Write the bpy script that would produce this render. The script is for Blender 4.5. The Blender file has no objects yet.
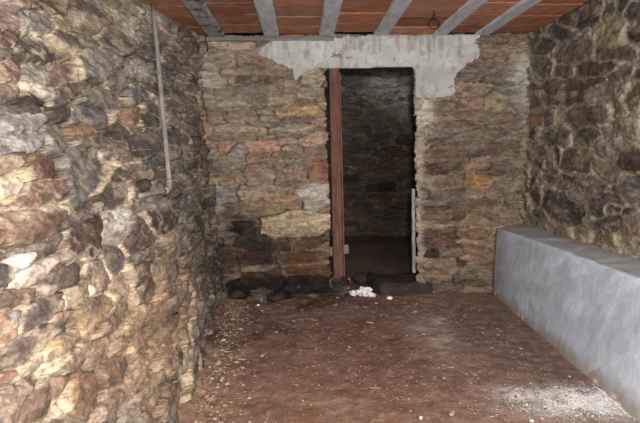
import bpy, bmesh, math, random
import numpy as np
from mathutils import Vector, Matrix
random.seed(7)
rng = np.random.default_rng(11)
COL = bpy.context.scene.collection

# ------------------------------------------------------------------ camera
F = 500.0; W, Hh = 640, 423
EYE = 1.15
CAM = np.array([0.0, 0.0, EYE])
def basis():
    yaw = math.atan(17/F); pit = math.atan(56/F); roll = 0.014
    f = np.array([math.sin(yaw)*math.cos(pit), math.cos(yaw)*math.cos(pit), -math.sin(pit)])
    r = np.cross(f, [0, 0, 1]); r /= np.linalg.norm(r)
    u = np.cross(r, f)
    return r*math.cos(roll)-u*math.sin(roll), u*math.cos(roll)+r*math.sin(roll), f
CR, CU, CF = basis()
def ray(px, py):
    return CF + CR*(px-W/2)/F + CU*(Hh/2-py)/F
def on_z(px, py, z):
    d = ray(px, py); return CAM + d*((z-EYE)/d[2])
def on_y(px, py, y):
    d = ray(px, py); return CAM + d*(y/d[1])
def on_x(px, py, x):
    d = ray(px, py); return CAM + d*(x/d[0])
def project(P):
    q = P - CAM
    z = np.maximum(q @ CF, 1e-3)
    return W/2 + F*(q @ CR)/z, Hh/2 - F*(q @ CU)/z

D = float(on_z(360, 295, 0)[1])            # distance of the back wall
CEIL = float(on_y(330, 36, D)[2])
XR = float(on_y(527, 130, D)[0])           # right wall
print('D', D, 'CEIL', CEIL, 'XR', XR)

# ------------------------------------------------------------------ helpers
def lin(c):
    c = np.array(c, float)/255.0
    return np.where(c <= .04045, c/12.92, ((c+.055)/1.055)**2.4)
def hash3(ix, iy, s):
    h = (ix*374761393 + iy*668265263 + s*1442695041) & 0xffffffff
    h = ((h ^ (h >> 13))*1274126177) & 0xffffffff
    return ((h ^ (h >> 16)) & 0xffff)/65535.0
def vnoise(x, y, s=0):
    x = np.asarray(x, float); y = np.asarray(y, float)
    ix = np.floor(x).astype(np.int64); iy = np.floor(y).astype(np.int64)
    fx = x-ix; fy = y-iy
    fx = fx*fx*fx*(fx*(fx*6-15)+10); fy = fy*fy*fy*(fy*(fy*6-15)+10)
    a = hash3(ix, iy, s); b = hash3(ix+1, iy, s); c = hash3(ix, iy+1, s); d = hash3(ix+1, iy+1, s)
    return (a*(1-fx)+b*fx)*(1-fy)+(c*(1-fx)+d*fx)*fy - .5
def fbm(x, y, s=0, o=4, g=.5):
    t = 0; a = 1
    for k in range(o):
        t = t + a*vnoise(x, y, s+k*17); x = x*2.03+5.1; y = y*2.03+9.7; a *= g
    return t
def sstep(a, b, x):
    t = np.clip((x-a)/(b-a), 0, 1); return t*t*(3-2*t)

def link(name, me, mat, parent=None, smooth=True):
    o = bpy.data.objects.new(name, me); COL.objects.link(o)
    if mat: me.materials.append(mat)
    if smooth:
        me.polygons.foreach_set('use_smooth', [True]*len(me.polygons))
    if parent: o.parent = parent
    return o
def tag(o, label=None, cat=None, group=None, kind=None):
    if label: o['label'] = label
    if cat: o['category'] = cat
    if group: o['group'] = group
    if kind: o['kind'] = kind
    return o
def empty(name, loc, label, cat, group=None):
    o = bpy.data.objects.new(name, None); COL.objects.link(o); o.location = loc
    o.empty_display_size = .05
    return tag(o, label, cat, group)
def bm_obj(name, bm, mat, parent=None, smooth=False, origin=None):
    if parent is not None and origin is None: origin = parent.location
    if origin is None:
        zs = [v.co.z for v in bm.verts]
        origin = Vector((sum(v.co.x for v in bm.verts)/len(zs), sum(v.co.y for v in bm.verts)/len(zs), min(zs)))
        shift = True
    else: shift = parent is None
    for v in bm.verts: v.co -= Vector(origin)
    bmesh.ops.recalc_face_normals(bm, faces=bm.faces)
    me = bpy.data.meshes.new(name); bm.to_mesh(me); bm.free()
    o = link(name, me, mat, parent, smooth)
    if parent is None: o.location = origin
    return o

# ------------------------------------------------------------------ materials
def new_mat(name):
    m = bpy.data.materials.new(name); m.use_nodes = True
    n = m.node_tree.nodes; b = n['Principled BSDF']; b.inputs['Roughness'].default_value = .9
    b.inputs['Specular IOR Level'].default_value = .25
    return m, n, m.node_tree.links, b
def mix(n, l, fac, a, b, mode='MIX'):
    x = n.new('ShaderNodeMix'); x.data_type = 'RGBA'; x.blend_type = mode
    for sock, v in ((0, fac), (6, a), (7, b)):
        if hasattr(v, 'is_linked') or hasattr(v, 'links'): l.new(v, x.inputs[sock])
        elif sock == 0: x.inputs[0].default_value = v
        else: x.inputs[sock].default_value = (*v, 1) if len(v) == 3 else v
    return x.outputs[2]
def noise(n, l, vec, scale, detail=6, rough=.6):
    t = n.new('ShaderNodeTexNoise'); t.inputs['Scale'].default_value = scale
    t.inputs['Detail'].default_value = detail; t.inputs['Roughness'].default_value = rough
    l.new(vec, t.inputs['Vector']); return t.outputs['Fac']
def ramp(n, l, fac, stops):
    r = n.new('ShaderNodeValToRGB'); l.new(fac, r.inputs[0])
    e = r.color_ramp.elements
    while len(e) < len(stops): e.new(.5)
    for k, (p, c) in enumerate(stops):
        e[k].position = p; e[k].color = (*c, 1) if len(c) == 3 else c
    return r.outputs[0]
def stone_mat(name, var=.55, bump=.5, fine=60, stretch=(1, 1, 2.2), rough=.9, spec=.25):
    m, n, l, b = new_mat(name)
    at = n.new('ShaderNodeAttribute'); at.attribute_name = 'Col'
    tc = n.new('ShaderNodeTexCoord')
    mp = n.new('ShaderNodeMapping'); mp.inputs['Scale'].default_value = stretch
    l.new(tc.outputs['Object'], mp.inputs[0])
    n1 = noise(n, l, mp.outputs[0], 14, 8, .65)
    n2 = noise(n, l, mp.outputs[0], fine, 6, .7)
    c1 = ramp(n, l, n1, [(.3, (1-var,)*3), (.5, (1, 1, 1)), (.72, (1+var*1.1, 1+var, 1+var*.9))])
    c2 = ramp(n, l, n2, [(.3, (1-var*.8,)*3), (.5, (1, 1, 1)), (.7, (1+var*.9,)*3)])
    c = mix(n, l, 1.0, at.outputs['Color'], c1, 'MULTIPLY')
    c = mix(n, l, 1.0, c, c2, 'MULTIPLY')
    l.new(c, b.inputs['Base Color'])
    b.inputs['Roughness'].default_value = rough
    b.inputs['Specular IOR Level'].default_value = spec
    mu = n.new('ShaderNodeMath'); mu.operation = 'MULTIPLY_ADD'
    l.new(n2, mu.inputs[0]); mu.inputs[1].default_value = .5; l.new(n1, mu.inputs[2])
    bp = n.new('ShaderNodeBump'); bp.inputs['Strength'].default_value = bump; bp.inputs['Distance'].default_value = .02
    l.new(mu.outputs[0], bp.inputs['Height']); l.new(bp.outputs[0], b.inputs['Normal'])
    return m
def simple_mat(name, c0, c1, scale=12, bump=.3, stretch=(1, 1, 1), rough=.85, metal=0, dist=.005, fine=None, spots=None):
    m, n, l, b = new_mat(name)
    tc = n.new('ShaderNodeTexCoord')
    mp = n.new('ShaderNodeMapping'); mp.inputs['Scale'].default_value = stretch
    l.new(tc.outputs['Object'], mp.inputs[0])
    n1 = noise(n, l, mp.outputs[0], scale, 9, .62)
    c = ramp(n, l, n1, [(.32, tuple(lin(c0))), (.68, tuple(lin(c1)))])
    n2 = noise(n, l, mp.outputs[0], fine or scale*7, 5, .7)
    c = mix(n, l, 1.0, c, ramp(n, l, n2, [(.3, (.72,)*3), (.55, (1, 1, 1)), (.75, (1.2,)*3)]), 'MULTIPLY')
    if spots:
        n3 = noise(n, l, tc.outputs['Object'], spots[1], 7, .7)
        f = ramp(n, l, n3, [(spots[2], (0, 0, 0)), (spots[3], (1, 1, 1))])
        c = mix(n, l, f, c, tuple(lin(spots[0])))
    l.new(c, b.inputs['Base Color']); b.inputs['Roughness'].default_value = rough
    b.inputs['Metallic'].default_value = metal
    mu = n.new('ShaderNodeMath'); mu.operation = 'MULTIPLY_ADD'
    l.new(n2, mu.inputs[0]); mu.inputs[1].default_value = .5; l.new(n1, mu.inputs[2])
    bp = n.new('ShaderNodeBump'); bp.inputs['Strength'].default_value = bump; bp.inputs['Distance'].default_value = dist
    l.new(mu.outputs[0], bp.inputs['Height']); l.new(bp.outputs[0], b.inputs['Normal'])
    return m

# ------------------------------------------------------------------ grid surfaces
def grid_mesh(name, P, col, keep=None):
    """P (nu,nv,3), col (nu,nv,3); keep: (nu-1,nv-1) face mask"""
    nu, nv = P.shape[:2]
    idx = np.arange(nu*nv).reshape(nu, nv)
    q = np.stack([idx[:-1, :-1], idx[1:, :-1], idx[1:, 1:], idx[:-1, 1:]], -1)
    q = q[keep] if keep is not None else q.reshape(-1, 4)
    used = np.unique(q); remap = -np.ones(nu*nv, int); remap[used] = np.arange(len(used))
    q = remap[q]; V = P.reshape(-1, 3)[used]; C = col.reshape(-1, 3)[used]
    me = bpy.data.meshes.new(name)
    me.vertices.add(len(V)); me.vertices.foreach_set('co', V.astype(np.float32).ravel())
    me.loops.add(q.size); me.loops.foreach_set('vertex_index', q.astype(np.int32).ravel())
    me.polygons.add(len(q)); me.polygons.foreach_set('loop_start', np.arange(0, q.size, 4, dtype=np.int32))
    me.update(calc_edges=True); me.validate()
    a = me.color_attributes.new('Col', 'FLOAT_COLOR', 'POINT')
    a.data.foreach_set('color', np.concatenate([np.clip(C, 0, 1), np.ones((len(C), 1))], 1).astype(np.float32).ravel())
    return me

def skirt(me, depth_vec, steps=6, jitter=.004, sel=None, flare=None):
    """push the open edges of a surface back into the wall (the reveals of an opening)"""
    bm = bmesh.new(); bm.from_mesh(me)
    lay = bm.verts.layers.float_color.get('Col')
    edges = [e for e in bm.edges if e.is_boundary and (sel is None or all(sel(v.co) for v in e.verts))]
    for s in range(steps):
        r = bmesh.ops.extrude_edge_only(bm, edges=edges)
        vs = [g for g in r['geom'] if isinstance(g, bmesh.types.BMVert)]
        for v in vs:
            v.co += Vector(depth_vec)/steps
            if flare and abs(v.co.x-flare[0]) > .3: v.co.x += (flare[1] if v.co.x > flare[0] else -flare[1])/steps
            if s < steps-1: v.co += Vector((random.uniform(-1, 1), 0, random.uniform(-1, 1)))*jitter
        edges = [g for g in r['geom'] if isinstance(g, bmesh.types.BMEdge)]
    bm.to_mesh(me); bm.free()

class Layout:
    def __init__(s, U, V, Pfun, side):
        s.U, s.V = U, V
        s.u, s.v = np.meshgrid(U, V, indexing='ij')
        s.P = Pfun(s.u, s.v)
        du = np.gradient(s.P, axis=0); dv = np.gradient(s.P, axis=1)
        N = np.cross(du, dv); N /= np.linalg.norm(N, axis=2, keepdims=True)+1e-9
        s.N = N*side
        s.px, s.py = project(s.P)
        q = s.P-CAM; s.front = (q @ CF) > .2
        s.pux = np.gradient(s.px, U, axis=0); s.puy = np.gradient(s.py, U, axis=0)
        s.pvx = np.gradient(s.px, V, axis=1); s.pvy = np.gradient(s.py, V, axis=1)
    def ell(s, px, py, hw, hh, ang=0):
        d = (s.px-px)**2+(s.py-py)**2+np.where(s.front, 0, 1e9)
        i, j = np.unravel_index(np.argmin(d), d.shape)
        # recover the remaining offset (points may fall beyond the grid)
        J = np.array([[s.pux[i, j], s.pvx[i, j]], [s.puy[i, j], s.pvy[i, j]]])
        off = np.linalg.solve(J, [px-s.px[i, j], py-s.py[i, j]])
        c = np.array([s.U[i], s.V[j]])+np.clip(off, -.4, .4)
        a = math.radians(ang); R = np.array([[math.cos(a), -math.sin(a)], [math.sin(a), math.cos(a)]])
        M = np.diag([1/hw, 1/hh]) @ R @ J
        return c, M
    def blob(s, px, py, hw, hh, ang=0):
        c, M = s.ell(px, py, hw, hh, ang)
        x = s.u-c[0]; y = s.v-c[1]
        return np.sqrt((M[0, 0]*x+M[0, 1]*y)**2+(M[1, 0]*x+M[1, 1]*y)**2)

def rubble(L, keys, rows, palette, mortar_col, mortar=.12, mort_var=.12, depth=.035, relief=.012,
           blobs=(), tints=(), seed=1, pw=2.8, gain=1.0, warp=.02, dark=.55, colvar=.12, smear=.0, mlight=None, desat=.3, flat=.16, crack=.8, ksc=1.0, cw=.09):
    """irregular stones: listed stones first, the rest in rough courses"""
    rg = np.random.default_rng(seed)
    st = []
    for k in keys:
        px, py, hw, hh, ang, c = k
        cc, M = L.ell(px, py, hw*ksc, hh*ksc, ang)
        st.append((cc, M, lin(c), True))
    nk = len(st)
    u0, u1, v0, v1 = L.U.min(), L.U.max(), L.V.min(), L.V.max()
    pal = [lin(p) for p in palette]
    v = v0-.02
    while v < v1+.03:
        rh = rg.uniform(*rows[0])
        u = u0-rg.uniform(0, .2)
        while u < u1+.1:
            w = rg.uniform(*rows[1])*(.7 if rg.random() < .3 else 1)
            cu = u+w/2; cv = v+rh/2+rg.normal()*rh*.14
            cell_n = 1
            if rg.random() < .25 and rh > rows[0][0]*1.4: cell_n = 2
            for q in range(cell_n):
                h = rh/cell_n
                c = np.array([cu, cv+(q-(cell_n-1)/2)*h])
                ok = True
                for kc, kM, _, _ in st[:nk]:
                    dd = kM @ (c-kc)
                    if (abs(dd[0])**2.8+abs(dd[1])**2.8)**(1/2.8) < 1.2: ok = False; break
                if ok:
                    a = rg.normal()*.09; R = np.array([[math.cos(a), -math.sin(a)], [math.sin(a), math.cos(a)]])
                    M = np.diag([2/w, 2/h]) @ R
                    st.append((c, M, pal[rg.integers(len(pal))], False))
            u += w
        v += rh
    # assignment
    wu = L.u+warp*fbm(L.u*9, L.v*9, seed+3, 3)+warp*.55*fbm(L.u*32, L.v*32, seed+5, 3)
    wv = L.v+warp*.8*fbm(L.u*9+31, L.v*9, seed+4, 3)+warp*.45*fbm(L.u*32+7, L.v*32, seed+6, 3)
    d1 = np.full(L.u.shape, 9.0); d2 = np.full(L.u.shape, 9.0); sid = np.zeros(L.u.shape, int)
    for i, (c, M, col, k) in enumerate(st):
        Mi = np.linalg.inv(M); ru = 2.4*math.hypot(*Mi[0]); rv = 2.4*math.hypot(*Mi[1])
        a = np.searchsorted(L.U, c[0]-ru); b = np.searchsorted(L.U, c[0]+ru)
        e = np.searchsorted(L.V, c[1]-rv); f = np.searchsorted(L.V, c[1]+rv)
        if a >= b or e >= f: continue
        x = wu[a:b, e:f]-c[0]; y = wv[a:b, e:f]-c[1]
        X = np.abs(M[0, 0]*x+M[0, 1]*y); Y = np.abs(M[1, 0]*x+M[1, 1]*y)
        d = (X**pw+Y**pw)**(1/pw)
        if k: d = d*.93
        D1 = d1[a:b, e:f]; D2 = d2[a:b, e:f]; S = sid[a:b, e:f]
        cl = d < D1
        D2[...] = np.where(cl, D1, np.minimum(D2, d)); S[...] = np.where(cl, i, S); D1[...] = np.where(cl, d, D1)
    n = len(st)
    base = rg.uniform(-.5, .5, n); tu = rg.normal(size=n)*.12; tv = rg.normal(size=n)*.14+.03
    cs = np.array([s[0] for s in st]); cc = np.array([s[2] for s in st])
    lum = cc.mean(1, keepdims=True); cc = cc*(1-desat)+lum*desat*np.array([1.04, 1.0, .95])
    cc = cc*np.exp(rg.normal(size=(n, 1))*colvar)*np.exp(rg.normal(size=(n, 3))*colvar*.09)
    edge = d2-d1
    # how much mortar is left, varying over the wall
    mz = mortar+mort_var*fbm(L.u*3.1, L.v*3.1, seed+9, 3)
    for bl in blobs:
        mz = mz+bl[5]*np.exp(-L.blob(*bl[:5])**2*1.2)
    en = edge+.10*fbm(L.u*28, L.v*28, seed+12, 3)
    m = 1-sstep(mz*.75, mz*1.15+.05, np.minimum(en, 1.6*(1.25-d1)+.1*fbm(L.u*22, L.v*22, seed+8, 2)))
    m = m*sstep(-.02, .06, mz)
    st_h = base[sid]*.55*depth + (L.u-cs[sid, 0])*tu[sid] + (L.v-cs[sid, 1])*tv[sid]
    st_h = np.clip(st_h, -depth*.7, depth*.8)
    rnd = sstep(-.01, flat, edge)
    h = st_h*sstep(0, .08, edge)+depth*(rnd-1)*.9+depth*.12*(1-np.clip(d1, 0, 1.2)**2)
    facet = fbm(L.u*6+sid*1.7, L.v*9+sid*2.3, seed+19, 2)
    h = h+relief*1.5*np.abs(facet)+relief*fbm(L.u*12, L.v*26, seed+20, 5, .66)-relief*.9*np.abs(fbm(L.u*14+sid, L.v*34, seed+22, 4, .6))
    mh = -depth*.42+relief*1.1*fbm(L.u*16, L.v*16, seed+30, 4, .6)
    h = h*(1-m)+np.maximum(mh, h*.7)*m
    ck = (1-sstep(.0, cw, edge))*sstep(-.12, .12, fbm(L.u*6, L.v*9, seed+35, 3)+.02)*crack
    h = h-depth*.8*ck
    col = cc[sid]
    strat = fbm(L.u*7+sid*3.1, L.v*30, seed+40, 4, .6)[..., None]
    col = col*(1+.55*strat)*(1+.5*fbm(L.u*45, L.v*60, seed+41, 3, .6))[..., None]
    col = col*(1-dark*(1-sstep(-.02, .10, edge)))[..., None]  # occlusion shade painted into the colour along the stone edges
    mc = lin(mortar_col)*(1+.35*fbm(L.u*20, L.v*20, seed+50, 4, .6))[..., None]
    if mlight is not None:
        t = sstep(.05, .3, fbm(L.u*5, L.v*5, seed+51, 3))[..., None]; mc = mc*(1-t)+lin(mlight)*t
    col = col*(1-m[..., None])+mc*m[..., None]
    if smear:
        t = sstep(.12, .3, fbm(L.u*8, L.v*15, seed+60, 5, .62))*smear*(1-.5*m)
        col = col*(1-t[..., None])+mc*1.05*t[..., None]
    col = col*(1-.75*ck[..., None])  # the cracks' depth shade is painted into the colour as well
    for (px, py, hw, hh, ang, c, s) in tints:
        b = L.blob(px, py, hw, hh, ang)
        b = np.exp(-b**2*1.1)*(1+1.3*fbm(L.u*12, L.v*12, seed+70, 4))
        b = np.clip(b*s, 0, 1)[..., None]
        if isinstance(c, (int, float)): col = col*(1-b+b*c)
        else: col = col*(1-b)+lin(c)*b*(1+.4*strat)
    return h, col*gain*np.array([1.05, 1.0, .92]), sid, cs, m, edge

# ------------------------------------------------------------------ LEFT WALL
WHT = (225, 218, 208)
yA, yB = D+.12, .35
fl = [on_z(225, 300, 0), on_z(186, 423, 0)]; ce = [on_z(205, 40, CEIL), on_z(137, 0, CEIL)]
def line_x(p, q, y): return p[0]+(q[0]-p[0])*(y-p[1])/(q[1]-p[1])
def left_P(u, v):
    y = yA-u
    xf = line_x(fl[0], fl[1], y); xc = line_x(ce[0], ce[1], y)
    t = v/CEIL
    x = xf*(1-t)+xc*t
    x = x + .07*fbm(y*1.3, v*1.5, 5, 3) - .06*np.exp(-((v-CEIL)/.12)**2)*0
    return np.stack([x, y, v], -1)
nU = 540
tt = np.linspace(0, 1, nU); Uz = yA-yA*(yB/yA)**tt
LW = Layout(Uz, np.linspace(-.06, CEIL+.02, 600), left_P, 1)
if LW.N[..., 0].mean() < 0: LW.N = -LW.N
K = []
def k(px, py, hw, hh, ang, c): K.append((px, py, hw, hh, ang, c))
k(7,20,10,14,0,(160,132,116)); k(8,38,12,8,5,(150,108,90)); k(24,24,8,10,0,(148,145,142)); k(41,22,11,12,0,(150,140,130))
k(52,6,16,8,-20,(120,84,62)); k(61,22,8,7,-20,(195,158,105)); k(90,20,20,12,-28,(124,106,92)); k(112,38,18,8,-30,(118,98,84))
k(40,50,23,10,-18,(120,100,86)); k(64,41,17,7,-16,(122,112,106)); k(16,68,13,12,25,(156,118,98)); k(38,72,13,10,-8,(156,148,141))
k(62,74,13,11,20,(138,104,88)); k(98,66,18,12,-12,(130,124,122)); k(74,92,20,9,12,(130,110,95)); k(100,97,19,9,-8,(140,132,126))
k(8,91,17,6,-8,(130,112,98)); k(36,92,18,6,-10,(190,176,160)); k(137,94,9,9,0,(128,128,140)); k(139,70,12,9,-20,(150,142,132))
k(118,80,9,11,-10,(122,108,98)); k(150,52,7,9,-30,(112,98,88)); k(128,25,11,8,-30,(150,138,124))
k(15,124,22,8,0,(142,137,132)); k(24,141,25,9,3,(150,146,142)); k(54,138,15,12,-8,(138,126,118)); k(79,131,12,5,0,(196,120,76))
k(99,143,29,5,-2,(128,112,98)); k(83,167,21,20,0,(136,124,118)); k(45,167,20,9,-3,(136,92,60)); k(10,163,16,7,4,(136,116,100))
k(48,191,21,9,18,(158,118,92)); k(12,187,14,9,10,(205,190,165)); k(117,188,11,16,-28,(122,100,84)); k(129,118,9,8,10,(168,112,90))
k(118,155,13,5,-4,(126,110,96)); k(88,113,17,9,4,(132,126,124)); k(58,113,10,6,0,(120,100,86)); k(138,189,9,7,8,(72,56,48)); k(155,163,5,10,0,(112,112,108))
k(35,108,14,5,0,(126,106,92)); k(148,140,10,9,-20,(120,106,96)); k(150,120,8,6,0,(116,102,92))
k(30,226,33,12,12,(138,104,76)); k(88,238,13,17,-14,(96,66,52)); k(114,230,16,11,48,(152,138,130)); k(123,219,9,12,-30,(232,226,224))
k(141,234,12,15,-15,(128,104,90)); k(5,280,14,16,-20,(84,72,66)); k(47,246,20,7,25,(136,120,108)); k(25,260,16,6,35,(200,184,164))
k(38,272,25,7,30,(156,140,126)); k(71,261,9,7,10,(196,172,140)); k(112,262,10,15,-10,(132,114,102)); k(143,280,9,15,25,(124,98,80))
k(97,276,13,14,20,(140,114,94)); k(82,294,14,7,32,(186,156,124)); k(14,297,18,8,12,(128,98,78)); k(80,218,20,5,30,(128,108,94))
k(44,316,28,9,38,(124,108,96)); k(5,332,10,15,-10,(146,104,76)); k(57,316,9,7,20,(160,112,88)); k(8,374,16,10,48,(146,98,80))
k(90,316,20,9,42,(148,118,94)); k(118,315,17,6,50,(138,116,100)); k(28,368,28,6,48,(160,134,110)); k(77,360,16,5,38,(126,102,88))
k(58,384,13,7,50,(138,108,94)); k(84,391,12,15,0,(118,86,66)); k(35,400,20,9,50,(132,104,88)); k(68,338,24,7,40,(150,124,104))
k(100,350,14,6,48,(150,124,104)); k(125,345,15,6,55,(128,104,90)); k(140,375,18,6,62,(132,108,92)); k(168,350,18,6,68,(120,100,86))
k(156,205,14,6,6,(118,104,92)); k(162,221,17,9,6,(88,68,56)); k(120,285,11,9,50,(150,122,98)); k(108,400,16,7,60,(150,122,98)); k(175,395,22,8,72,(136,112,96))
lt = [(123,219,10,9,30,(232,228,226),.8),(20,216,8,6,0,(215,200,180),.9),(52,209,16,4,10,(222,208,186),.8),(25,180,12,7,0,(222,208,180),.7),
      (22,268,14,8,60,(236,226,214),.9),(10,320,5,8,0,(205,205,212),.8),(70,50,26,4,-16,(228,214,184),1.0),(36,38,10,3,-25,(220,210,190),.9),
      (76,70,5,8,0,(222,205,180),.8),(30,88,18,3,-8,(215,200,180),.8),(78,20,4,8,-30,(215,200,185),.8),(125,30,10,8,0,(205,196,182),.6),
      (55,345,14,9,0,(205,178,142),.6),(80,320,8,12,40,(205,178,140),.6),(65,400,10,12,0,(208,180,145),.6),(50,288,9,4,0,(222,206,190),.7),
      (155,300,14,60,-8,(196,164,130),.4),(140,350,20,40,20,(196,164,130),.35),(150,20,16,18,-30,(210,202,190),.55),
      (30,5,8,7,0,(215,200,180),.6),(110,305,24,10,50,(200,170,135),.5),(128,78,8,8,0,(205,195,175),.6),
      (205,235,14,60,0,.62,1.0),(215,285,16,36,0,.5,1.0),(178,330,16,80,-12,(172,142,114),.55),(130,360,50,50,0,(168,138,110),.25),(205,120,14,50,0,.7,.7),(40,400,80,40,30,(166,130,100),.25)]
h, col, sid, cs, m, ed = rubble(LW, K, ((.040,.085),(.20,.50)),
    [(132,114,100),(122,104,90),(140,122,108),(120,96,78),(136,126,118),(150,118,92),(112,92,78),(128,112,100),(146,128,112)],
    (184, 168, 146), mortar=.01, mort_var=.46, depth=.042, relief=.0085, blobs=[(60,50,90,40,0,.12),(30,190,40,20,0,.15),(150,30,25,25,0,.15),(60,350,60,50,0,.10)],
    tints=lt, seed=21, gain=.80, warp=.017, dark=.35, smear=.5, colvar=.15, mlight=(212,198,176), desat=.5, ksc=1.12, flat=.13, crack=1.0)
P = LW.P+LW.N*h[..., None]
M_stoneL = stone_mat('left_wall_stone', var=.5, bump=.75, fine=60)
wl = tag(link('wall_left', grid_mesh('wall_left', P, col), M_stoneL), kind='structure')
LWP, LWh = LW, h
def on_left(px, py, out=0.0):
    d = (LW.px-px)**2+(LW.py-py)**2+np.where(LW.front, 0, 1e9)
    i, j = np.unravel_index(np.argmin(d), d.shape)
    return Vector(P_left[i, j]+LW.N[i, j]*out), (i, j)
P_left = P

# ------------------------------------------------------------------ BACK WALL
K = []
bx0 = fl[0][0]-.45
def back_P(u, v):
    return np.stack([u+bx0, D+0*u, v], -1)
BW = Layout(np.arange(0, XR-bx0+.12, .0062), np.arange(-.05, CEIL+.01, .0062), back_P, 1)
if BW.N[..., 1].mean() > 0: BW.N = -BW.N
for a in [(220,58,16,7,0,(110,96,86)),(250,58,14,6,0,(118,102,88)),(233,44,18,4,0,(140,122,102)),(209,77,10,10,0,(136,126,116)),(257,72,36,3.5,0,(118,102,88)),
 (261,80,19,5,0,(92,78,68)),(314,77,12,9,0,(156,144,126)),(287,87,13,6,0,(122,106,92)),(314,94,14,7,0,(130,118,108)),(250,94,15,7,0,(112,98,86)),(227,105,18,5,0,(118,106,96)),
 (300,111,22,5,0,(148,124,96)),(237,115,16,4,0,(122,104,90)),(282,99,12,6,0,(128,116,104)),(224,147,9,6,0,(144,102,86)),(262,148,13,6,0,(140,102,86)),(259,160,14,3,0,(122,84,70)),
 (238,157,9,8,0,(122,118,110)),(261,174,14,10,0,(120,102,88)),(292,176,16,8,0,(118,102,88)),(319,171,11,10,0,(122,72,58)),(226,195,11,9,0,(112,108,106)),(316,197,14,12,0,(138,130,122)),
 (249,194,14,6,0,(130,114,98)),(284,203,18,6,0,(146,116,88)),(290,131,20,6,0,(120,106,94)),(240,132,24,6,0,(126,110,96)),(314,140,12,6,0,(134,112,92)),
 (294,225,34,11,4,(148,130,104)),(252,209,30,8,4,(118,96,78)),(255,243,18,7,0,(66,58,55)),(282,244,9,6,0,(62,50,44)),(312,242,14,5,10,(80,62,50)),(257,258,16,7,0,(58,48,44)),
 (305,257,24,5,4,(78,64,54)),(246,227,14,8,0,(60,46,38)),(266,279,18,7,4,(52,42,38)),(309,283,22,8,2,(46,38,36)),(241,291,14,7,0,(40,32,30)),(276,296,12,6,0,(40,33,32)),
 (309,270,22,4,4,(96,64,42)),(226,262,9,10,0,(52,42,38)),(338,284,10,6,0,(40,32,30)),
 (495,51,15,9,0,(124,100,84)),(489,40,16,4,0,(120,98,84)),(519,37,6,5,0,(108,84,68)),(481,70,18,3,0,(120,102,88)),(469,77,16,4,0,(108,92,78)),(502,79,21,4,0,(88,74,66)),
 (473,88,15,7,0,(116,98,84)),(497,101,10,9,0,(140,128,100)),(513,89,12,5,0,(112,102,94)),(452,123,19,4,0,(92,70,58)),(480,135,22,6,4,(118,100,84)),(443,153,18,9,0,(116,94,76)),
 (504,150,15,7,0,(96,80,68)),(440,169,17,5,0,(84,60,48)),(449,182,14,7,0,(108,88,72)),(478,182,12,7,0,(132,98,62)),(447,194,18,4,0,(100,82,70)),(473,204,18,5,0,(104,86,70)),
 (505,170,14,5,0,(106,90,76)),(436,212,16,6,-5,(80,64,54)),(458,215,6,4,0,(72,56,48)),(436,238,16,9,0,(92,68,56)),(433,254,7,4,0,(50,40,34)),(441,266,15,7,0,(116,96,80)),
 (443,288,13,5,0,(96,82,70)),(462,262,5,3,0,(66,52,44)),(471,281,16,4,-8,(62,50,42)),(440,107,22,5,0,(108,92,80)),(480,115,24,4,0,(112,94,80))]: k(*a)
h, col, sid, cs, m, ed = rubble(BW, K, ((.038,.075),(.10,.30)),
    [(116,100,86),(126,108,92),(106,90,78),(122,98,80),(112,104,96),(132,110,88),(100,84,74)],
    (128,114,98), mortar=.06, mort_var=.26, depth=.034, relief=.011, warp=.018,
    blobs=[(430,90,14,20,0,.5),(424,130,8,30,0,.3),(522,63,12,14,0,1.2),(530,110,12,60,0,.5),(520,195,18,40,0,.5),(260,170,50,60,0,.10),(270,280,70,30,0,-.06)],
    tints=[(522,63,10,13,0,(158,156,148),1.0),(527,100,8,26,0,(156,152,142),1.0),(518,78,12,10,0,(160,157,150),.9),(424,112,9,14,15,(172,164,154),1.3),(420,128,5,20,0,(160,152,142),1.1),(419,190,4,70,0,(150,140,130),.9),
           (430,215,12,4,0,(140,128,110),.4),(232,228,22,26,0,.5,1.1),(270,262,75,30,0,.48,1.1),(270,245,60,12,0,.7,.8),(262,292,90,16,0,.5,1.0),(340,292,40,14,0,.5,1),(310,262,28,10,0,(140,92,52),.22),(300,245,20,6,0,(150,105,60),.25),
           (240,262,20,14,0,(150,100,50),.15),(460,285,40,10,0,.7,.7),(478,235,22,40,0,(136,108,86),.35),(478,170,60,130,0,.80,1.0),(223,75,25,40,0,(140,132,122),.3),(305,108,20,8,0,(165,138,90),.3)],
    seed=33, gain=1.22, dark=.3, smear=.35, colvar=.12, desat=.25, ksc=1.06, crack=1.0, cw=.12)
# the foot of the wall stands proud
foot = sstep(.17, .08, BW.v+.02*fbm(BW.u*5, BW.v*2, 3))*sstep(on_y(395,290,D)[0]-bx0, on_y(350,290,D)[0]-bx0, BW.u)
h = h+.06*foot*(1+.8*fbm(BW.u*7, BW.v*7, 8))
P = BW.P+BW.N*h[..., None]
rj = np.random.default_rng(5).uniform(-.014, .014, len(cs)+5)[sid]
X = P[..., 0]; Z = P[..., 2]
nz = .008*fbm(Z*30, X*3, 91)
hx0t = on_y(326, 70, D)[0]; hx0b = on_y(331, 270, D)[0]
hx1t = on_y(414, 70, D)[0]; hx1b = on_y(417, 285, D)[0]
HT = on_y(370, 67, D)[2]; HB = on_y(338, 276, D)[2]
xl = hx0b+(hx0t-hx0b)*Z/HT; xr = hx1b+(hx1t-hx1b)*Z/HT
xl = np.where(Z < HB, on_y(349, 285, D)[0], xl)
hole = (X > xl+rj+nz) & (X < xr+rj+nz) & (Z < HT+.01)
kv = ~hole
keep = kv[:-1, :-1] & kv[1:, :-1] & kv[1:, 1:] & kv[:-1, 1:]
M_stoneB = stone_mat('back_wall_stone', var=.42, bump=.9, fine=55)
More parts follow.
